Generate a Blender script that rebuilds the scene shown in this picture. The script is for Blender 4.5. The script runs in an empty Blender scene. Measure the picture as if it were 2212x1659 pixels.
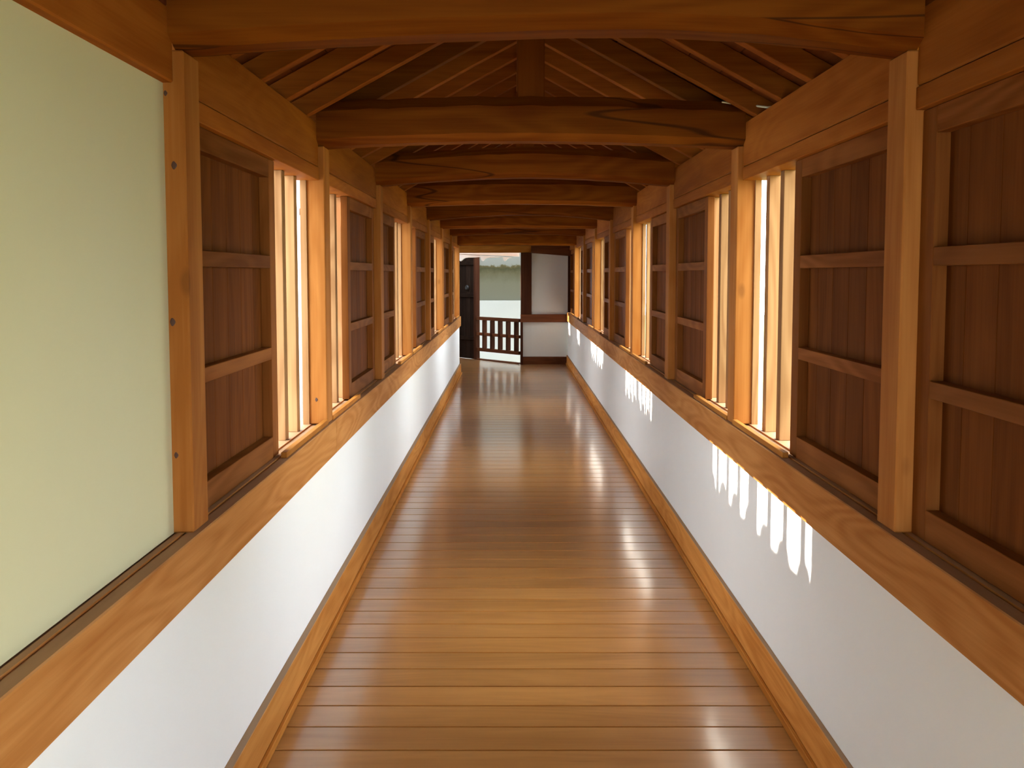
import bpy, bmesh, math, random
from mathutils import Vector, Matrix
random.seed(7)
SC = bpy.context.scene
COL = SC.collection
GZ = -2.2                      # ground level outside
HC = 1.58                      # eye height above the floor

# ------------------------------------------------------------------ camera
cam_d = bpy.data.cameras.new('camera')
cam = bpy.data.objects.new('camera', cam_d)
COL.objects.link(cam)
cam.location = (0, 0, HC)
cam.rotation_euler = (math.radians(90 - 4.0), 0, 0)
cam_d.sensor_width = 36
cam_d.lens = 36 * 2100 / 2212
cam_d.shift_x = 0.0005
cam_d.shift_y = -0.0409
cam_d.clip_start = 0.02
cam_d.clip_end = 300
SC.camera = cam

# ------------------------------------------------------------------ sky, sun, exposure
SKY_COL, SKY_STR = (0.82, 0.94, 1.0), 17.5
SUN_STR = 48.0
w = bpy.data.worlds.new('sky')
SC.world = w
w.use_nodes = True
bg = w.node_tree.nodes['Background']
bg.inputs[0].default_value = (*SKY_COL, 1)
bg.inputs[1].default_value = SKY_STR
sun_d = bpy.data.lights.new('sun', 'SUN')
sun_d.energy = SUN_STR
sun_d.angle = math.radians(0.45)
sun_d.color = (1.0, 0.93, 0.80)
sun = bpy.data.objects.new('sun', sun_d)
COL.objects.link(sun)
SUN_DIR = Vector((1.0, -0.225, -0.638))
sun.rotation_euler = SUN_DIR.to_track_quat('-Z', 'Y').to_euler()
sun.location = (-8, 3, 8)
SC.view_settings.view_transform = 'Standard'
SC.view_settings.look = 'None'
SC.view_settings.gamma = 1
SC.view_settings.use_curve_mapping = False
SC.view_settings.exposure = 0.0
cy = SC.cycles
cy.max_bounces = 14
cy.diffuse_bounces = 9
cy.glossy_bounces = 5
cy.use_denoising = True
cy.sample_clamp_indirect = 12
cy.caustics_reflective = False
cy.caustics_refractive = False

# ------------------------------------------------------------------ materials
def new_mat(name):
    m = bpy.data.materials.new(name)
    m.use_nodes = True
    nt = m.node_tree
    return m, nt, nt.nodes['Principled BSDF']

def wood(name, axis, c1, c2, rough=0.6, knots=0.0, coat=0.0, rnd=0.25, fig=0.5, coat_rough=0.08, top_grey=0.0, checks=0.0):
    """timber with its grain along one axis; every object gets its own offset and tone"""
    m, nt, p = new_mat(name)
    N, L = nt.nodes, nt.links
    tc = N.new('ShaderNodeTexCoord'); oi = N.new('ShaderNodeObjectInfo')
    rs = N.new('ShaderNodeVectorMath'); rs.operation = 'SCALE'
    cb = N.new('ShaderNodeCombineXYZ')
    for i, k in enumerate((17.3, 41.1, 29.7)):
        mm = N.new('ShaderNodeMath'); mm.operation = 'MULTIPLY'; mm.inputs[1].default_value = k
        L.new(oi.outputs['Random'], mm.inputs[0]); L.new(mm.outputs[0], cb.inputs[i])
    add = N.new('ShaderNodeVectorMath'); add.operation = 'ADD'
    L.new(tc.outputs['Object'], add.inputs[0]); L.new(cb.outputs[0], add.inputs[1])
    def mapped(al, ac):
        mp = N.new('ShaderNodeMapping')
        s = [ac, ac, ac]; s['xyz'.index(axis)] = al
        mp.inputs['Scale'].default_value = s
        L.new(add.outputs[0], mp.inputs['Vector'])
        return mp.outputs[0]
    n1 = N.new('ShaderNodeTexNoise'); n1.inputs['Scale'].default_value = 1; n1.inputs['Detail'].default_value = 3
    n1.inputs['Distortion'].default_value = 0.6
    L.new(mapped(0.9, 9), n1.inputs['Vector'])
    n2 = N.new('ShaderNodeTexNoise'); n2.inputs['Scale'].default_value = 1; n2.inputs['Detail'].default_value = 4
    L.new(mapped(4, 140), n2.inputs['Vector'])
    # rings: sine of a soft field makes cathedral figure
    n3 = N.new('ShaderNodeTexNoise'); n3.inputs['Scale'].default_value = 1; n3.inputs['Detail'].default_value = 1
    L.new(mapped(0.8, 5), n3.inputs['Vector'])
    m3 = N.new('ShaderNodeMath'); m3.operation = 'MULTIPLY'; m3.inputs[1].default_value = 70
    L.new(n3.outputs[0], m3.inputs[0])
    s3 = N.new('ShaderNodeMath'); s3.operation = 'SINE'; L.new(m3.outputs[0], s3.inputs[0])
    a = N.new('ShaderNodeMath'); a.operation = 'MULTIPLY_ADD'; a.inputs[1].default_value = 0.10 * fig
    L.new(s3.outputs[0], a.inputs[0]); L.new(n1.outputs[0], a.inputs[2])
    b = N.new('ShaderNodeMath'); b.operation = 'MULTIPLY_ADD'; b.inputs[1].default_value = 0.35
    L.new(n2.outputs[0], b.inputs[0]); L.new(a.outputs[0], b.inputs[2])
    r = N.new('ShaderNodeMapRange'); r.inputs['From Min'].default_value = 0.45; r.inputs['From Max'].default_value = 0.9
    L.new(b.outputs[0], r.inputs['Value'])
    mix = N.new('ShaderNodeMix'); mix.data_type = 'RGBA'
    mix.inputs[6].default_value = (*c2, 1); mix.inputs[7].default_value = (*c1, 1)
    L.new(r.outputs[0], mix.inputs[0])
    col = mix.outputs[2]
    # object tone
    tv = N.new('ShaderNodeMapRange'); tv.inputs['To Min'].default_value = 1 - rnd; tv.inputs['To Max'].default_value = 1 + rnd * 0.45
    L.new(oi.outputs['Random'], tv.inputs['Value'])
    sc = N.new('ShaderNodeVectorMath'); sc.operation = 'SCALE'
    L.new(col, sc.inputs[0]); L.new(tv.outputs[0], sc.inputs['Scale'])
    col = sc.outputs[0]
    if knots > 0:
        v = N.new('ShaderNodeTexVoronoi'); v.inputs['Scale'].default_value = 1; v.inputs['Randomness'].default_value = 1
        L.new(mapped(2.0, 4.2), v.inputs['Vector'])
        kr = N.new('ShaderNodeMapRange'); kr.inputs['From Min'].default_value = 0.04; kr.inputs['From Max'].default_value = 0.085
        kr.inputs['To Min'].default_value = knots; kr.inputs['To Max'].default_value = 0
        L.new(v.outputs['Distance'], kr.inputs['Value'])
        km = N.new('ShaderNodeMix'); km.data_type = 'RGBA'; km.inputs[7].default_value = (0.07, 0.022, 0.008, 1)
        L.new(kr.outputs[0], km.inputs[0]); L.new(col, km.inputs[6])
        col = km.outputs[2]
    if checks:
        # long drying checks along the grain
        n4 = N.new('ShaderNodeTexNoise'); n4.inputs['Scale'].default_value = 1; n4.inputs['Detail'].default_value = 2
        L.new(mapped(0.22, 2.6), n4.inputs['Vector'])
        d4 = N.new('ShaderNodeMath'); d4.operation = 'SUBTRACT'; d4.inputs[1].default_value = 0.5; L.new(n4.outputs[0], d4.inputs[0])
        a4 = N.new('ShaderNodeMath'); a4.operation = 'ABSOLUTE'; L.new(d4.outputs[0], a4.inputs[0])
        r4 = N.new('ShaderNodeMapRange'); r4.inputs['From Min'].default_value = 0.0015; r4.inputs['From Max'].default_value = 0.005
        r4.inputs['To Min'].default_value = checks; r4.inputs['To Max'].default_value = 0
        L.new(a4.outputs[0], r4.inputs['Value'])
        m4 = N.new('ShaderNodeMix'); m4.data_type = 'RGBA'; m4.inputs[7].default_value = (0.03, 0.010, 0.004, 1)
        L.new(r4.outputs[0], m4.inputs[0]); L.new(col, m4.inputs[6])
        col = m4.outputs[2]
    if top_grey:
        # grey-brown tint mixed in on upward faces
        ge = N.new('ShaderNodeNewGeometry'); sz = N.new('ShaderNodeSeparateXYZ'); L.new(ge.outputs['Normal'], sz.inputs[0])
        dr = N.new('ShaderNodeMapRange'); dr.inputs['From Min'].default_value = 0.6; dr.inputs['From Max'].default_value = 0.95
        dr.inputs['To Max'].default_value = top_grey
        L.new(sz.outputs[2], dr.inputs['Value'])
        dm = N.new('ShaderNodeMix'); dm.data_type = 'RGBA'; dm.inputs[7].default_value = (0.27, 0.19, 0.13, 1)
        L.new(dr.outputs[0], dm.inputs[0]); L.new(col, dm.inputs[6])
        col = dm.outputs[2]
    L.new(col, p.inputs['Base Color'])
    p.inputs['Roughness'].default_value = rough
    p.inputs['Specular IOR Level'].default_value = 0.35 if coat else 0.03
    if coat:
        p.inputs['Coat Weight'].default_value = coat
        p.inputs['Coat Roughness'].default_value = coat_rough
    bp = N.new('ShaderNodeBump'); bp.inputs['Strength'].default_value = 0.12; bp.inputs['Distance'].default_value = 0.002
    L.new(b.outputs[0], bp.inputs['Height']); L.new(bp.outputs[0], p.inputs['Normal'])
    return m

HON1, HON2 = (0.48, 0.195, 0.040), (0.32, 0.105, 0.016)
MAT = {}
for ax in 'xyz':
    MAT['wood_' + ax] = wood('honey_timber_' + ax, ax, HON1, HON2)
MAT['plate'] = wood('shaded_plate_timber', 'y', (0.38, 0.122, 0.020), (0.25, 0.066, 0.009))  # darkened tone stands in for the shade up under the roof
MAT['sill'] = wood('sill_timber', 'y', (0.51, 0.225, 0.068), (0.36, 0.132, 0.030), fig=1.0, rnd=0.08, top_grey=0.55)
MAT['base'] = wood('baseboard_timber', 'y', (0.66, 0.29, 0.075), (0.46, 0.17, 0.034), fig=0.8, top_grey=0.8)
MAT['king'] = wood('shaded_king_post_timber', 'z', (0.26, 0.070, 0.010), (0.17, 0.038, 0.005))  # roof-space gloom carried in the colour
MAT['post'] = wood('knotty_post_timber', 'z', (0.44, 0.172, 0.043), (0.31, 0.102, 0.020), knots=0.35, rnd=0.12)
MAT['board'] = wood('shaded_shutter_board', 'z', (0.18, 0.054, 0.011), (0.105, 0.028, 0.005), rough=0.65, rnd=0.18)  # shutter woods below also toned down to carry shade in their colour
MAT['frame_z'] = wood('shaded_shutter_stile', 'z', (0.26, 0.090, 0.022), (0.17, 0.050, 0.010))
MAT['frame_y'] = wood('shaded_shutter_rail', 'y', (0.26, 0.090, 0.022), (0.17, 0.050, 0.010), fig=1.2)
MAT['bar'] = wood('window_bar', 'z', (0.36, 0.185, 0.080), (0.25, 0.115, 0.045), fig=1.3)
MAT['rafter'] = wood('shaded_rafter_timber', 'x', (0.31, 0.092, 0.015), (0.19, 0.047, 0.007))  # lowered tone paints in the dim ceiling
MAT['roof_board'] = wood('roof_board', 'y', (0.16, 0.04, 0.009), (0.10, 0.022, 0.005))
MAT['beam'] = wood('shaded_beam_timber', 'x', (0.21, 0.058, 0.006), (0.13, 0.028, 0.003), fig=1.0, checks=0.7)  # darker copy of the timber, overhead shade put into the colour
MAT['floor'] = wood('polished_plank', 'x', (0.395, 0.172, 0.045), (0.275, 0.108, 0.022), rough=0.34, coat=0.9, rnd=0.10, coat_rough=0.16)
MAT['dark'] = wood('dark_aged_timber', 'z', (0.075, 0.026, 0.013), (0.040, 0.013, 0.007), rough=0.6)
MAT['door'] = wood('blackened_door_timber', 'z', (0.022, 0.012, 0.008), (0.012, 0.006, 0.004), rough=0.7)
MAT['darkx'] = wood('dark_aged_rail', 'x', (0.16, 0.055, 0.024), (0.085, 0.027, 0.012), rough=0.6)

def plaster(name, col, var=0.04, bump=0.15):
    m, nt, p = new_mat(name)
    N, L = nt.nodes, nt.links
    tc = N.new('ShaderNodeTexCoord')
    n = N.new('ShaderNodeTexNoise'); n.inputs['Scale'].default_value = 1.6; n.inputs['Detail'].default_value = 5
    L.new(tc.outputs['Object'], n.inputs['Vector'])
    mix = N.new('ShaderNodeMix'); mix.data_type = 'RGBA'
    mix.inputs[6].default_value = (*[c * (1 - var) for c in col], 1); mix.inputs[7].default_value = (*[min(1, c * (1 + var)) for c in col], 1)
    L.new(n.outputs[0], mix.inputs[0]); L.new(mix.outputs[2], p.inputs['Base Color'])
    n2 = N.new('ShaderNodeTexNoise'); n2.inputs['Scale'].default_value = 14; n2.inputs['Detail'].default_value = 6
    L.new(tc.outputs['Object'], n2.inputs['Vector'])
    bp = N.new('ShaderNodeBump'); bp.inputs['Strength'].default_value = bump; bp.inputs['Distance'].default_value = 0.004
    L.new(n2.outputs[0], bp.inputs['Height']); L.new(bp.outputs[0], p.inputs['Normal'])
    p.inputs['Roughness'].default_value = 0.8
    p.inputs['Specular IOR Level'].default_value = 0.2
    return m
MAT['white'] = plaster('white_plaster', (0.80, 0.80, 0.80))
MAT['cream'] = plaster('cream_plaster', (0.62, 0.575, 0.37))
MAT['court'] = plaster('court_white_plaster', (0.60, 0.62, 0.65))
MAT['endplaster'] = plaster('greyed_plaster', (0.60, 0.58, 0.54))

def mossy():
    m, nt, p = new_mat('weathered_mossy_plaster')
    N, L = nt.nodes, nt.links
    tc = N.new('ShaderNodeTexCoord'); sx = N.new('ShaderNodeSeparateXYZ'); L.new(tc.outputs['Object'], sx.inputs[0])
    n = N.new('ShaderNodeTexNoise'); n.inputs['Scale'].default_value = 5; n.inputs['Detail'].default_value = 8; n.inputs['Roughness'].default_value = 0.7
    L.new(tc.outputs['Object'], n.inputs['Vector'])
    # height disturbed by noise, then a moss band
    h = N.new('ShaderNodeMath'); h.operation = 'MULTIPLY_ADD'; h.inputs[1].default_value = 0.30
    L.new(n.outputs[0], h.inputs[0]); L.new(sx.outputs[2], h.inputs[2])
    cr = N.new('ShaderNodeValToRGB')
    r = N.new('ShaderNodeMapRange'); r.inputs['From Min'].default_value = 0.0; r.inputs['From Max'].default_value = 1.2
    L.new(h.outputs[0], r.inputs['Value']); L.new(r.outputs[0], cr.inputs[0])
    e = cr.color_ramp.elements
    e[0].position = 0.0; e[0].color = (0.20, 0.195, 0.15, 1)
    e[1].position = 1.0; e[1].color = (0.30, 0.31, 0.30, 1)
    for pos, c in ((0.42, (0.18, 0.175, 0.13)), (0.60, (0.13, 0.12, 0.07)), (0.69, (0.065, 0.065, 0.028)), (0.735, (0.12, 0.10, 0.04)), (0.76, (0.28, 0.29, 0.28))):
        q = e.new(pos); q.color = (*c, 1)
    L.new(cr.outputs[0], p.inputs['Base Color'])
    p.inputs['Roughness'].default_value = 0.9
    return m
MAT['mossy'] = mossy()

def plain(name, col, rough=0.8, noise=0.15, scale=3.0, metallic=0):
    m, nt, p = new_mat(name)
    N, L = nt.nodes, nt.links
    tc = N.new('ShaderNodeTexCoord')
    n = N.new('ShaderNodeTexNoise'); n.inputs['Scale'].default_value = scale; n.inputs['Detail'].default_value = 6
    L.new(tc.outputs['Object'], n.inputs['Vector'])
    mix = N.new('ShaderNodeMix'); mix.data_type = 'RGBA'
    mix.inputs[6].default_value = (*[c * (1 - noise) for c in col], 1); mix.inputs[7].default_value = (*[min(1, c * (1 + noise)) for c in col], 1)
    L.new(n.outputs[0], mix.inputs[0]); L.new(mix.outputs[2], p.inputs['Base Color'])
    p.inputs['Roughness'].default_value = rough; p.inputs['Metallic'].default_value = metallic
    return m
MAT['tile'] = plain('grey_roof_tile', (0.16, 0.165, 0.17), 0.6)
MAT['gravel'] = plain('pale_gravel', (0.17, 0.16, 0.14), 0.95, 0.2, 8)
MAT['grass'] = plain('sunlit_grass', (0.17, 0.18, 0.05), 0.95, 0.35, 2)
MAT['iron'] = plain('black_iron', (0.03, 0.03, 0.03), 0.5, 0.2, 9, 0.6)

# ------------------------------------------------------------------ mesh helpers
def add_box(bm, x0, x1, y0, y1, z0, z1):
    vs = [bm.verts.new((x, y, z)) for x in (x0, x1) for y in (y0, y1) for z in (z0, z1)]
    for f in ((0, 1, 3, 2), (4, 6, 7, 5), (0, 4, 5, 1), (2, 3, 7, 6), (0, 2, 6, 4), (1, 5, 7, 3)):
        bm.faces.new([vs[i] for i in f])

def box_bm(x0, x1, y0, y1, z0, z1, bev=0.0):
    bm = bmesh.new()
    add_box(bm, min(x0, x1), max(x0, x1), min(y0, y1), max(y0, y1), z0, z1)
    if bev:
        bmesh.ops.bevel(bm, geom=bm.edges[:], offset=bev, segments=1, affect='EDGES')
    return bm

def prism(pts, axis, a, b):
    """close a 2-D outline and extrude it along an axis; pts are (u, v) in the remaining two axes in xyz order"""
    bm = bmesh.new()
    def P(u, v, t):
        return {'x': (t, u, v), 'y': (u, t, v), 'z': (u, v, t)}[axis]
    A = [bm.verts.new(P(u, v, a)) for u, v in pts]; B = [bm.verts.new(P(u, v, b)) for u, v in pts]
    n = len(pts)
    bm.faces.new(A); bm.faces.new(B[::-1])
    for i in range(n):
        bm.faces.new((A[i], B[i], B[(i + 1) % n], A[(i + 1) % n]))
    bmesh.ops.recalc_face_normals(bm, faces=bm.faces[:])
    return bm

def obj(name, bm, mat, parent=None, loc=(0, 0, 0)):
    bmesh.ops.recalc_face_normals(bm, faces=bm.faces[:])
    me = bpy.data.meshes.new(name); bm.to_mesh(me); bm.free()
    me.materials.append(MAT[mat] if isinstance(mat, str) else mat)
    o = bpy.data.objects.new(name, me); COL.objects.link(o)
    o.location = loc
    if parent: o.parent = parent
    return o

def inst(o, loc, parent=None):
    c = o.copy(); COL.objects.link(c); c.location = loc
    c.parent = parent if parent is not None else o.parent
    return c

def tag(o, label, cat, group=None):
    o['label'] = label; o['category'] = cat
    if group: o['group'] = group
    return o

def thing(name, label, cat, loc=(0, 0, 0), group=None):
    o = bpy.data.objects.new(name, None); COL.objects.link(o); o.location = loc
    o.empty_display_size = 0.1
    return tag(o, label, cat, group)

def struct(name, bm, mat, loc=(0, 0, 0)):
    o = obj(name, bm, mat, None, loc) if bm else bpy.data.objects.new(name, None)
    if not bm:
        COL.objects.link(o); o.location = loc
    o['kind'] = 'structure'
    return o

ORD = ['nearest', 'second', 'third', 'fourth', 'fifth', 'sixth', 'seventh', 'eighth', 'ninth']
def Z(z): return HC + z

# ------------------------------------------------------------------ layout (x measured from the lens axis)
Y0, BAY, PW = 2.46, 1.82, 0.12
def PY(k): return Y0 + BAY * k            # near face of post k
YB = PY(-2) - 0.3                               # back end, behind the camera
SHIFT = 0.168                             # the right wall stands this much farther off
def SX(side, x):                          # x: distance of the left wall's counterpart
    return -x if side < 0 else x + SHIFT
XC = 0.084                                # middle of the corridor
Z_SILL, Z_SILLB = Z(-0.664), Z(-0.816)
Z_KB, Z_KT, Z_PT = Z(0.408), Z(0.468), Z(0.655)
YL_END = PY(7) + PW + 0.08                # left wall ends here
Y_END = 17.0                              # end wall

# ------------------------------------------------------------------ floor
floor = struct('floor', prism([(-0.94, YB), (1.1, YB), (1.1, Y_END + 0.1), (0.2, Y_END + 0.1), (-0.62, 18.08), (-3.2, 20.9), (-3.2, PY(7) + 0.14), (-0.94, PY(7) + 0.14)], 'z', -0.12, -0.026), 'roof_board')
PL = 0.1672
y = 18.35
# seam positions follow the photograph: a seam at y = 3.14 + n * PL
n0 = int((YB - 3.14) / PL)
y = 3.137 + n0 * PL
XLF, XRF = -0.80, 0.965
i = 0
while y < 18.6:
    y1 = y + PL - 0.0075
    if y1 < YL_END:
        xl = XLF
    else:
        xl = -1.6
    if y1 < Y_END + 0.05: xr0 = xr1 = XRF
    else:
        xr0 = 0.13 - (y - 17.05) * 0.82; xr1 = 0.13 - (y1 - 17.05) * 0.82
    if xr1 > xl + 0.05:
        bm = prism([(xl, 0), (xr0, 0), (xr1, y1 - y), (xl, y1 - y)], 'z', -0.025, random.uniform(-0.0006, 0.0))
        bmesh.ops.bevel(bm, geom=[e for e in bm.edges if e.verts[0].co.z > -0.01 and e.verts[1].co.z > -0.01], offset=0.0015, segments=1, affect='EDGES')
        obj('plank', bm, 'floor', floor, (0, y, 0))
    y += PL; i += 1

# ------------------------------------------------------------------ plaster walls, baseboards, sills, plates
for side, nm in ((-1, 'left'), (1, 'right')):
    yend = YL_END if side < 0 else Y_END
    ft = 0.827 if side < 0 else 0.817
    wl = struct('wall_' + nm, box_bm(SX(side, ft), SX(side, 0.95), YB, yend, -0.1, Z_SILLB), 'white')
    # baseboard: board with a square bead at the floor
    bx = 0.800 if side < 0 else 0.797
    b = struct('baseboard_' + nm, box_bm(SX(side, bx), SX(side, ft), YB, yend, 0.0, Z(-1.417), 0.002), 'base')
    obj('floor_bead', box_bm(SX(side, bx - 0.015), SX(side, bx), YB, yend, 0.0, 0.030, 0.003), 'wood_y', b)
    # sill beams, grooved for the sliding shutters
    cuts = [YB, PY(1) + PW, PY(5) + PW, yend] if side < 0 else [YB, PY(-1) + 0.05, PY(3) + 0.06, yend]
    for j in range(3):
        s = [(0.802, Z_SILLB), (0.800, Z_SILLB + 0.002), (0.800, Z_SILL - 0.003), (0.803, Z_SILL), (0.835, Z_SILL), (0.835, Z_SILL - 0.006), (0.846, Z_SILL - 0.006),
             (0.846, Z_SILL), (0.862, Z_SILL), (0.862, Z_SILL - 0.006), (0.888, Z_SILL - 0.006), (0.888, Z_SILL), (0.96, Z_SILL), (0.96, Z_SILLB)]
        s = [(SX(side, u), v) for u, v in s]
        o = obj('sill_beam', prism(s, 'y', cuts[j] + (0.001 if j else 0), cuts[j + 1] - 0.001), 'sill')
        tag(o, 'grooved wooden sill beam on the %s white wall, %s' % (nm, ('nearest the viewer', 'along the middle', 'at the far end')[j]), 'beam')
    # wall plates, one per bay, between the posts
    nb = 7 if side < 0 else 8
    for k in range(-2, nb):
        ya, yb = PY(k) + PW, PY(k + 1)
        o = obj('wall_plate', box_bm(SX(side, 0.842), SX(side, 0.95), ya + 0.0005, yb - 0.0005, Z_KT + (0.007 if side < 0 and k < 0 else 0), Z_PT, 0.004), 'plate')
        if k < -1: lb = 'wide upper wall plate behind the viewpoint on the %s side, bay %s' % (nm, 'farthest back' if k == -3 else 'next to the last')
        elif k == -1: lb = 'wide wooden wall plate at the top %s corner before the nearest post' % nm
        else: lb = 'wide wooden wall plate above the %s bay on the %s' % (ORD[k], nm)
        tag(o, lb, 'beam')

# ------------------------------------------------------------------ posts
for side, nm in ((-1, 'left'), (1, 'right')):
    n = 8 if side < 0 else 8
    proto = None
    for k in range(-2, n):
        loc = (SX(side, 0.816), PY(k), Z_SILL)
        zt = Z(0.556) - Z_SILL
        if proto is None:
            bm = box_bm(0, side * 0.106, 0, PW, 0, zt, 0.004)
            o = proto = obj('wooden_post', bm, 'post', None, loc)
        else:
            o = inst(proto, loc)
        if k >= 0:
            tag(o, '%s square wooden post standing on the %s sill' % (ORD[k], nm) if k else 'nearest square wooden post on the %s sill, largest in view' % nm, 'post')
        else:
            tag(o, 'square wooden post on the %s sill behind the viewpoint, %s' % (nm, ('farthest back', 'farther back', 'just behind the lens')[k + 3]), 'post')

# dark knots on the lens-facing sides of two left posts
MAT['knot'] = plain('dark_knot', (0.06, 0.018, 0.007), 0.6, 0.4, 120)
def knots(k, spots):
    p = [o for o in bpy.data.objects if o.get('label', '').startswith('nearest square wooden post on the left' if k == 0 else 'second square wooden post standing on the left')][0]
    for x, z, rr in spots:
        bm = bmesh.new()
        n = 12
        ring = [bm.verts.new((rr * 0.8 * math.cos(6.2832 * i / n), -0.0004, rr * (1 + 0.25 * math.sin(5 * i)) * math.sin(6.2832 * i / n))) for i in range(n)]
        top = [bm.verts.new((v.co.x * 0.7, -0.0012, v.co.z * 0.7)) for v in ring]
        base = [bm.verts.new((v.co.x, 0.002, v.co.z)) for v in ring]
        bm.faces.new(top)
        for i in range(n):
            j = (i + 1) % n
            bm.faces.new((ring[i], ring[j], top[j], top[i])); bm.faces.new((base[i], base[j], ring[j], ring[i]))
        bm.faces.new(base[::-1])
        obj('knot', bm, 'knot', p, (x + 0.816, 0, z + 0.664))
knots(0, [(-0.845, 0.272, 0.009), (-0.858, -0.121, 0.009), (-0.857, -0.462, 0.007), (-0.862, 0.45, 0.006)])
knots(1, [(-0.864, -0.555, 0.008)])

# ------------------------------------------------------------------ shutters and barred windows
SH_L, SH_H = 0.975, Z_KB - Z_SILL
def make_shutter(side, flip, label, loc):
    """local: x outward from its inner face, y from 0 to SH_L, z from the sill"""
    t = thing('sliding_shutter', label, 'shutter', loc)
    s = side
    for ya in (0, SH_L - 0.08):
        obj('stile', box_bm(0, s * 0.036, ya, ya + 0.08, 0.001, SH_H - 0.002, 0.0015), 'frame_z', t)
    zz = -0.664
    for za, zb, nme in ((-0.663, -0.585, 'bottom_rail'), (-0.305, -0.262, 'middle_rail'), (0.021, 0.066, 'middle_rail'), (0.342, 0.4065, 'top_rail')):
        obj(nme, box_bm(0, s * 0.034, 0.08, SH_L - 0.08, za - zz, zb - zz, 0.0015), 'frame_y', t)
    nb = 6; wd = (SH_L - 0.06) / nb
    for i in range(nb):
        a = 0.03 + i * wd
        obj('board', box_bm(s * 0.0345, s * 0.0405, a + 0.0012, a + wd - 0.0012, 0.01, SH_H - 0.01, 0.001), 'board', t)
    return t
def copy_tree(o, loc, label):
    c = o.copy(); COL.objects.link(c); c.location = loc; c['label'] = label
    for ch in o.children:
        d = ch.copy(); COL.objects.link(d); d.parent = c
    return c

BAR_W, GAP = 0.052, 0.163
wn = 0
first = {}
for side, nm in ((-1, 'left'), (1, 'right')):
    lo = 0 if side < 0 else -1
    hi = 7 if side < 0 else 8
    for b in range(lo, hi):
        far_open = (b % 2 == 0)
        ya, yb = PY(b) + PW, PY(b + 1)
        if b == 7: yb = Y_END
        wn += 1
        # header strip under the plate
        win = struct('window_%d' % wn, None, None, (0, ya, 0))
        def W(name, bm, mat):
            return obj(name, bm, mat, win)
        L = yb - ya
        W('head_rail', box_bm(SX(side, 0.840), SX(side, 0.95), 0.0005, L - 0.0005, Z_KB, Z_KT - 0.004, 0.002), 'plate')
        half = 0.86
        if far_open: o0, o1, p0, p1 = L - half, L, 0, L - half
        else: o0, o1, p0, p1 = 0, half, half, L
        # wall behind the closed half
        if p1 > p0:
            W('closed_panel', box_bm(SX(side, 0.905), SX(side, 0.945), p0 + 0.0005, p1 - 0.0005, Z_SILL, Z_KB), 'white')
        # bars
        pb = None
        for i in range(4):
            if far_open: a = L - GAP - BAR_W - i * (GAP + BAR_W)
            else: a = GAP + i * (GAP + BAR_W)
            if pb is None: pb = W('window_bar', box_bm(SX(side, 0.902), SX(side, 0.950), 0, BAR_W, Z_SILL, Z_KB, 0.002), 'bar'); pb.location.y = a
            else: inst(pb, (0, a, 0), win)
        # jamb strip against the post
        ja = L - 0.012 if far_open else 0.0
        W('jamb', box_bm(SX(side, 0.895), SX(side, 0.922), ja, ja + 0.0118, Z_SILL, Z_KB), 'bar')
        # stop strip on the sill
        sL = 0.80
        sa = L - sL if far_open else 0.0005
        W('stop_strip', box_bm(SX(side, 0.812), SX(side, 0.834), sa, sa + sL - 0.001, Z_SILL, Z_SILL + 0.021, 0.0015), 'wood_y')
        # shutter
        sy = ya + 0.0005 if far_open else yb - SH_L - 0.0005
        if b == 7: sy = yb - SH_L - 0.002
        loc = (SX(side, 0.860), sy, Z_SILL)
        if b < 0: lb = 'wooden sliding shutter at the right edge of the picture, beside the nearest right post' if b == -1 else 'wooden sliding shutter behind the viewpoint on the right'
        else:
            lb = 'three-panel wooden sliding shutter in the %s window bay on the %s' % (ORD[b], nm)
            if b == 0: lb = 'largest three-panel wooden sliding shutter on the %s, just past the nearest post' % nm
        if side not in first: first[side] = make_shutter(side, 0, lb, loc)
        else: copy_tree(first[side], loc, lb)

# upper plaster wall, left side, nearest bays
pw = [(-2, -1), (-1, 0)]
for a, b in pw:
    wn_ = obj('upper_plaster', box_bm(-0.868, -0.93, PY(a) + PW + 0.0005, PY(b) - 0.0005, Z_SILL, Z_KT + 0.007), 'cream', bpy.data.objects['wall_left'])

obj('upper_plaster', box_bm(0.868 + SHIFT, 0.93 + SHIFT, PY(-2) + PW + 0.0005, PY(-1) - 0.0005, Z_SILL, Z_KT - 0.0005), 'cream', bpy.data.objects['wall_right'])

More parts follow.
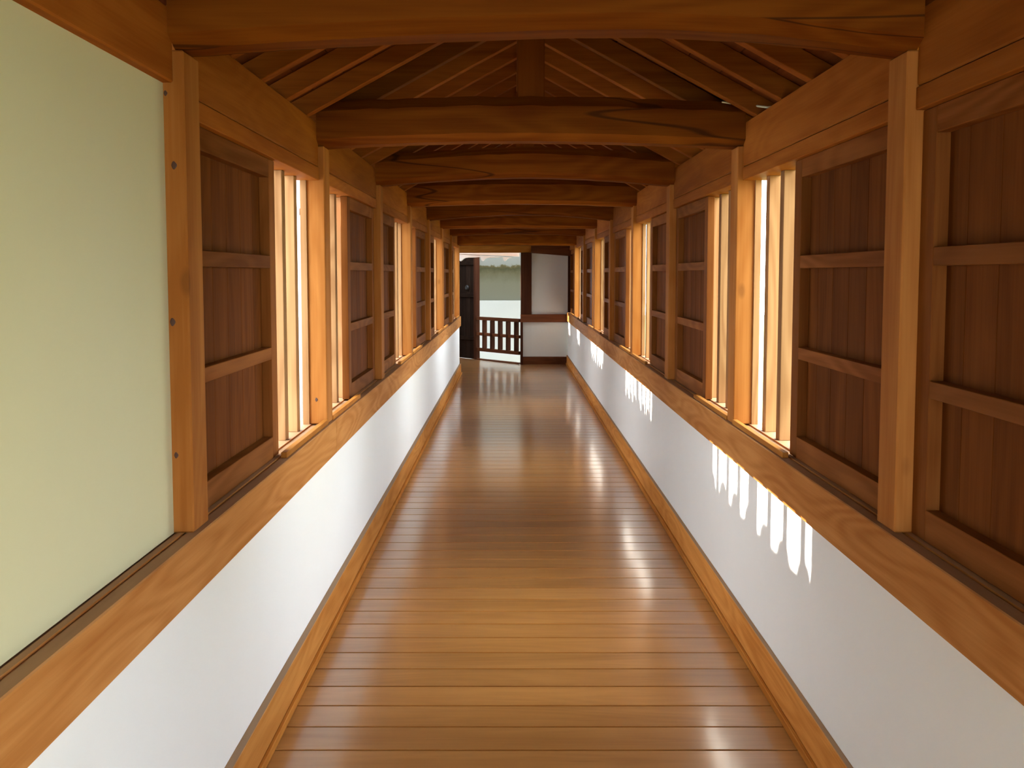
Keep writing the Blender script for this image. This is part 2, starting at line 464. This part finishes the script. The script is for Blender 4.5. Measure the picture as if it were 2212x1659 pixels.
# ------------------------------------------------------------------ tie beams
def smooth(pts, x):
    for (xa, a), (xb, b_) in zip(pts, pts[1:]):
        if xa <= x <= xb:
            t = (x - xa) / (xb - xa)
            return a + (b_ - a) * t
    return pts[0][1] if x < pts[0][0] else pts[-1][1]
def curve(pts, n=28):
    """resample and soften a polyline"""
    xs = [pts[0][0] + (pts[-1][0] - pts[0][0]) * i / n for i in range(n + 1)]
    zs = [smooth(pts, x) for x in xs]
    for _ in range(3):
        zs = [zs[0]] + [(zs[i - 1] + 2 * zs[i] + zs[i + 1]) / 4 for i in range(1, n)] + [zs[-1]]
    return list(zip(xs, zs))
XA, XB = -0.842, 1.010
def beam(name, yc, pts, H=0.19, wd=0.19, mat='beam', ch=0.028, tc=0.045, run=0.05):
    bm = bmesh.new()
    prof = [(-wd / 2 + run, 0), (wd / 2 - run, 0), (wd / 2, ch), (wd / 2, H - tc), (wd / 2 - tc * 0.8, H), (-wd / 2 + tc * 0.8, H), (-wd / 2, H - tc), (-wd / 2, ch)]
    rows = []
    rr = random.Random(int(yc * 100))
    for i, (x, z) in enumerate(pts):
        j = rr.uniform(-0.0012, 0.0012)
        rows.append([bm.verts.new((x, v[0], z + v[1] + (j if v[1] < H / 2 else 3 * j))) for v in prof])
    n = len(prof)
    for a, b_ in zip(rows, rows[1:]):
        for i in range(n):
            bm.faces.new((a[i], a[(i + 1) % n], b_[(i + 1) % n], b_[i]))
    bm.faces.new(rows[0][::-1]); bm.faces.new(rows[-1])
    return obj(name, bm, mat, None, (0, yc, 0))
def arch(end, mid, xm=XC):
    z = []
    for i in range(25):
        t = i / 24; x = XA + (XB - XA) * t
        u = (x - xm) / ((XB - xm) if x > xm else (xm - XA))
        z.append((x, Z(mid + (end - mid) * abs(u) ** 1.8)))
    return z
pA = curve([(XA, Z(0.560)), (-0.80, Z(0.563)), (-0.48, Z(0.584)), (-0.18, Z(0.597)), (0.08, Z(0.607)), (0.30, Z(0.612)), (0.49, Z(0.604)), (0.68, Z(0.595)), (0.87, Z(0.568)), (XB, Z(0.553))])
beams = {0: (pA, 0.20), 1: (arch(0.553, 0.580, 0.0), 0.19), 2: (arch(0.548, 0.600, 0.1), 0.185), 3: (arch(0.543, 0.568), 0.20), 4: (arch(0.530, 0.590, 0.15), 0.17),
         5: (arch(0.535, 0.545), 0.19), 6: (arch(0.52, 0.550), 0.18), 7: (arch(0.44, 0.45), 0.22), -1: (arch(0.553, 0.585), 0.19), -2: (arch(0.553, 0.59), 0.19), -3: (arch(0.553, 0.58), 0.19)}
for k in sorted(k for k in beams if k > -3):
    pts, H = beams[k]
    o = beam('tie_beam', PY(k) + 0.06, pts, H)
    if k >= 0: lb = '%s curved log tie beam spanning the corridor overhead' % ORD[k] if k else 'nearest and largest curved tie beam across the top of the view'
    else: lb = 'curved tie beam overhead behind the viewpoint, %s' % ('just behind the lens', 'farther back', 'farthest back')[-k - 1]
    tag(o, lb, 'beam')
ZR = Z(1.155)
for k in sorted(k for k in beams if k > -3):
    pts, H = beams[k]
    zt = min((abs(x - XC), z) for x, z in pts)[1] + H - 0.004
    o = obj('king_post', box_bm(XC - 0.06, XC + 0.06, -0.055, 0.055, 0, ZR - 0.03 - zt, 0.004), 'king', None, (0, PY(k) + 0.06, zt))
    if k < 0: lb = 'king post above the tie beam behind the viewpoint, %s' % ('just behind the lens', 'farther back', 'farthest back')[-k - 1]
    else: lb = 'short upright king post standing on the %s tie beam' % ORD[k]
    tag(o, lb, 'post')

# ------------------------------------------------------------------ roof
SL = 0.54
XE = 1.16                                     # eaves, from the middle
ang = math.atan(SL)
ceil_o = struct('ceiling', None, None, (XC, 0, 0))
# deck that carries the roof, above the boards
def slope_pts(x0, x1, lift, th, s):
    return [(s * x0, ZR - SL * x0 + lift), (s * x1, ZR - SL * x1 + lift), (s * x1, ZR - SL * x1 + lift + th), (s * x0, ZR - SL * x0 + lift + th)]
RH = 0.085
for s in (-1, 1):
    obj('roof_deck', prism(slope_pts(0, XE + 0.03, RH + 0.019, 0.08, s), 'y', YB - 0.1, 17.04), 'tile', ceil_o)
    nb = 9
    for i in range(nb):
        a, b_ = XE * i / nb, XE * (i + 1) / nb - 0.004
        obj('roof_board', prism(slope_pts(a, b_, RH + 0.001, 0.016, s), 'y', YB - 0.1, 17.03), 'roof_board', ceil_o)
    pr = None
    y = 4.45 - 0.364 * int((4.45 - YB) / 0.364)
    while y < 16.95:
        if pr is None:
            bm = prism(slope_pts(0.0, XE, 0, RH, s), 'y', -0.026, 0.026)
            bmesh.ops.bevel(bm, geom=bm.edges[:], offset=0.002, segments=1, affect='EDGES')
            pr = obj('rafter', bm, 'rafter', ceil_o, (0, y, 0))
        else: inst(pr, (0, y, 0), ceil_o)
        y += 0.364
tag(obj('ridge_beam', box_bm(XC - 0.055, XC + 0.055, YB, Y_END, ZR - 0.03, ZR + 0.06, 0.004), 'wood_y'), 'long ridge beam carrying the rafter tops, overhead', 'beam')

# ------------------------------------------------------------------ end wall (right part) and lintels
we = struct('wall_end', box_bm(0.35, 1.02, Y_END + 0.03, Y_END + 0.12, -0.1, Z(0.60)), 'endplaster')
obj('lower_panel', box_bm(0.19, 0.352, Y_END + 0.045, Y_END + 0.12, 0.1, Z(-0.7)), 'endplaster', we)
b = struct('baseboard_end', box_bm(0.165, 0.985, Y_END, Y_END + 0.03, 0.0, Z(-1.446), 0.002), 'darkx')
tag(obj('door_post', box_bm(0.16, 0.35, Y_END - 0.04, Y_END + 0.06, Z(-0.70) + 0.001, Z(0.372), 0.004), 'dark'), 'dark post right of the open doorway at the far end', 'post')
tag(obj('door_post', box_bm(0.155, 0.20, Y_END - 0.04, Y_END + 0.06, 0.0, Z(-0.84) - 0.001, 0.003), 'dark'), 'dark lower post below the end rail, beside the balustrade', 'post')
tag(obj('corner_post', box_bm(0.985, 1.05, Y_END - 0.001, Y_END + 0.06, Z(-0.69), Z(0.36), 0.003), 'dark'), 'thin dark corner post at the far right end', 'post')
tag(obj('wall_rail', box_bm(0.157, 0.985, Y_END - 0.05, Y_END + 0.03, Z(-0.838), Z(-0.70), 0.003), 'darkx'), 'dark horizontal rail across the white end wall', 'rail')
tag(obj('lintel', box_bm(-1.15, 0.345, Y_END - 0.02, Y_END + 0.10, Z(0.374), Z(0.494), 0.004), 'wood_x'), 'orange wooden lintel over the open doorway', 'lintel')
tag(obj('lintel', prism([(0.3455, Z(0.366)), (1.05, Z(0.312)), (1.05, Z(0.55)), (0.3455, Z(0.50))], 'y', Y_END - 0.10, Y_END + 0.028), 'darkx'), 'dark sloping beam above the white end panel', 'lintel')
obj('gable_panel', prism([(-1.6, Z(0.4945)), (0.346, Z(0.4945)), (0.352, Z(0.499)), (1.05, Z(0.50)), (1.05, Z(0.62)), (XC, ZR + 0.05), (-1.0, Z(0.60)), (-1.6, Z(0.55))], 'y', Y_END + 0.031, Y_END + 0.1), 'darkx', we)

# back end of the corridor, behind the viewpoint
wb = struct('wall_back', box_bm(-0.95, 0.0, YB - 0.12, YB, -0.1, Z(0.50)), 'cream')
obj('gable_panel', prism([(-0.95, Z(0.5)), (1.10, Z(0.5)), (1.1, Z(0.6)), (XC, ZR + 0.05), (-0.95, Z(0.6))], 'y', YB - 0.12, YB), 'cream', wb)

# ------------------------------------------------------------------ landing past the doorway: balustrade, door, eave, walls
P0, P1 = Vector((0.150, 17.07)), Vector((-0.626, 18.0))
dv = (P1 - P0); LB = dv.length; rz = math.atan2(dv.y, dv.x)
bal = thing('balustrade', 'low dark wooden balustrade with two rows of openings beyond the doorway', 'railing', (P0.x, P0.y, 0))
bal.rotation_euler = (0, 0, rz)
for za, zb in ((-0.844, -0.784), (-1.129, -1.076), (-1.42, -1.36)):
    obj('rail', box_bm(0, LB, -0.03, 0.03, Z(za), Z(zb), 0.003), 'darkx', bal)
obj('threshold', box_bm(0, LB, -0.035, 0.035, 0.0, 0.022, 0.003), 'darkx', bal)
def on_line(px):                               # where the sight line of a photo column meets the balustrade line
    t = (px - 1105) / 2100.0
    # P0.x + s dx = t (P0.y + s dy)
    s = (t * P0.y - P0.x) / (dv.x - t * dv.y)
    return s * LB
for px in (1117, 1099.2, 1082, 1065, 1048):
    u = on_line(px)
    obj('baluster', box_bm(u, u + 0.034, -0.045, 0.045, Z(-1.36), Z(-0.844), 0.002), 'dark', bal)
obj('end_post', box_bm(LB, LB + 0.06, -0.05, 0.05, 0.0, Z(0.45), 0.003), 'dark', bal)

# dark door beside it, boarded, with iron fittings
door = thing('boarded_door', 'very dark boarded wooden door standing left of the balustrade', 'door', (P1.x + dv.x / LB * 0.07, P1.y + dv.y / LB * 0.07, 0))
door.rotation_euler = (0, 0, rz)
for i in range(6):
    obj('board', box_bm(i * 0.14, i * 0.14 + 0.136, -0.02, 0.012, 0.0, Z(0.45), 0.003), 'door', door)
for z in (0.35, 1.15, 1.75):
    obj('batten', box_bm(0.0, 0.836, 0.012, 0.04, z, z + 0.07, 0.003), 'door', door)
bmk = bmesh.new()
bmesh.ops.create_cone(bmk, cap_ends=True, segments=16, radius1=0.05, radius2=0.035, depth=0.02)
bmesh.ops.rotate(bmk, verts=bmk.verts[:], cent=(0, 0, 0), matrix=Matrix.Rotation(-math.pi / 2, 3, 'X'))
bmesh.ops.translate(bmk, verts=bmk.verts[:], vec=(0.2, 0.05, 1.33))
obj('iron_boss', bmk, 'iron', door)

# white plastered eave with scalloped rafter ends
ev = []
xs0 = -1.33; per = 0.392
for i in range(5):
    x = xs0 + i * per
    ev += [(x + 0.00, Z(0.300)), (x + 0.012, Z(0.245)), (x + 0.035, Z(0.228)), (x + 0.06, Z(0.245)), (x + 0.085, Z(0.272)), (x + 0.12, Z(0.288)), (x + 0.17, Z(0.295)), (x + 0.30, Z(0.296)), (x + 0.36, Z(0.302))]
ev += [(xs0 + 5 * per, Z(0.31)), (xs0 + 5 * per, Z(0.373)), (xs0, Z(0.373))]
ev = [p for p in ev if p[0] < 0.14]
ev = ev + [(0.14, Z(0.31)), (0.14, Z(0.373)), (xs0, Z(0.373))]
tag(obj('plastered_eave', prism(ev, 'y', 17.24, 17.50), 'white'), 'white plastered eave with scalloped lower edge above the balustrade', 'eave')

struct('ceiling_landing', box_bm(-3.5, 1.6, 17.51, 20.8, 2.62, 2.7), 'darkx')  # unseen roof, carried on over the court to cut its sky light
wl2 = struct('wall_landing', box_bm(-3.5, -3.3, PY(7), 21.2, GZ, 2.62), 'endplaster')  # added to close the landing's left side against sun and sky
struct('trim_landing', box_bm(-3.3, -0.96, PY(7) + 0.02, 17.0, 2.50, 2.6), 'darkx')
# outer court wall seen over the balustrade
cw = obj('court_wall', box_bm(-0.86, 1.6, 0, 0.3, -3.2, Z(-0.57)), 'court', None, (0, 21.0, 0))
tag(cw, 'bright white lower court wall behind the balustrade', 'wall')
up = obj('court_wall', box_bm(-0.78, 1.6, 0, 0.25, -0.01, 2.4), 'mossy', None, (0, 21.12, Z(-0.57) + 0.012))
tag(up, 'grey moss-stained plaster wall above the white wall beyond the doorway', 'wall')
sd = obj('side_pier', box_bm(-0.86, -0.79, -0.06, 0.15, 0, 2.2), 'court', None, (0, 21.1, Z(-0.57) + 0.001))
tag(sd, 'narrow pale plaster pier beside the moss-stained wall', 'wall')
tag(obj('court_wall', box_bm(1.62, 1.8, 17.2, 21.6, -3.0, 4.0), 'endplaster'), 'unseen side wall added to dim the small court, right of the doorway', 'wall')  # unseen wall added to keep sky light off the court
cb = bmesh.new()
cp = [(0.90, 4.22, Z(0.735)), (0.96, 4.20, Z(0.722)), (1.00, 4.10, Z(0.70)), (1.03, 3.98, Z(0.672)), (1.08, 3.9, Z(0.663))]
for (a, b_) in zip(cp, cp[1:]):
    a, b_ = Vector(a), Vector(b_); d = (b_ - a).normalized(); u = d.cross(Vector((0, 0, 1))).normalized(); v = d.cross(u)
    ra = [cb.verts.new(a + 0.004 * (u * math.cos(t) + v * math.sin(t))) for t in (0, 1.57, 3.14, 4.71)]
    rb = [cb.verts.new(b_ + 0.004 * (u * math.cos(t) + v * math.sin(t))) for t in (0, 1.57, 3.14, 4.71)]
    for i in range(4): cb.faces.new((ra[i], ra[(i + 1) % 4], rb[(i + 1) % 4], rb[i]))
tag(obj('cable', cb, 'cream'), 'thin pale cable lying on top of the second tie beam at its right end', 'cable')
# outer side of the next building, left of the dark door
tag(obj('neighbour_wall', box_bm(-3.3, -1.28, 18.95, 19.1, -0.1, Z(0.7)), 'endplaster'), 'shaded plaster wall of the next building, left of the dark door', 'wall')
tag(obj('return_wall', box_bm(-3.2, -0.952, PY(7) + 0.02, PY(7) + 0.10, -0.1, Z(0.60)), 'white'), 'plaster return wall round the corner at the left end', 'wall')

# ------------------------------------------------------------------ outdoors
tag(obj('ground', box_bm(-60, -0.95, -20, 90, GZ - 0.2, GZ), 'gravel'), 'pale gravel court outside the left windows', 'ground')
tag(obj('ground', box_bm(-0.949, 60, -20, 90, GZ - 0.2, GZ), 'grass'), 'sunlit green slope outside the right windows', 'ground')
tag(obj('stone_base', box_bm(-0.93, 1.09, YB, Y_END, GZ, -0.121), 'gravel'), 'stone base under the corridor', 'base')
# unseen tiled wall added to the left: its cap cuts the lower edge of the sun patches
XW, ZW = -4.2, 3.84
bw = thing('sun_blocker_wall', 'unseen tall wall with rounded tile cap, added outside the left windows to cut the sun', 'wall', (XW, 1.0, GZ))
hW = ZW - GZ
obj('wall_body', box_bm(-0.14, 0.14, 0, 18.2, 0, hW - 0.12), 'white', bw)
obj('tile_bed', prism([(-0.3, hW - 0.16), (0.3, hW - 0.16), (0.05, hW - 0.025), (-0.05, hW - 0.025)], 'y', 0, 18.2), 'tile', bw)
tp = None
for i in range(73):
    y = 0.1 + i * 0.25
    if tp is None:
        bm = bmesh.new()
        bmesh.ops.create_cone(bm, cap_ends=True, segments=12, radius1=0.09, radius2=0.09, depth=0.30)
        bmesh.ops.rotate(bm, verts=bm.verts[:], cent=(0, 0, 0), matrix=Matrix.Rotation(math.pi / 2, 3, 'Y'))
        tp = obj('ridge_tile', bm, 'tile', bw, (0, y, hW - 0.075))
    else: inst(tp, (0, y, hW - 0.075 + random.uniform(-0.01, 0.006)), bw)

# unseen leafy shrubs put outside the right windows to block low sky
MAT['leaf'] = plain('yellow_green_foliage', (0.24, 0.25, 0.06), 0.9, 0.5, 9)
from mathutils import noise
bm = bmesh.new()
bmesh.ops.create_icosphere(bm, subdivisions=5, radius=1.0)
for v in bm.verts:
    n = noise.fractal(v.co * 3.0, 0.8, 2.2, 4) * 0.16 + noise.noise(v.co * 14) * 0.05
    v.co *= 1 + n
    v.co.x *= 1.2; v.co.y *= 0.88; v.co.z = v.co.z * 2.35 + 2.3
leaf0 = obj('shrub', bm, 'leaf', None, (4.6, -4.5, GZ))
for i in range(6):
    o = leaf0 if i == 0 else inst(leaf0, (4.6 + random.uniform(-0.3, 0.3), -4.5 + 2.6 * i, GZ + random.uniform(-0.25, 0.1)))
    o.rotation_euler.z = i * 1.3
    tag(o, '%s tall leafy shrub in the unseen row added to block low sky outside the right windows' % ORD[i], 'shrub', 'added sky-blocking shrubs outside the right windows')
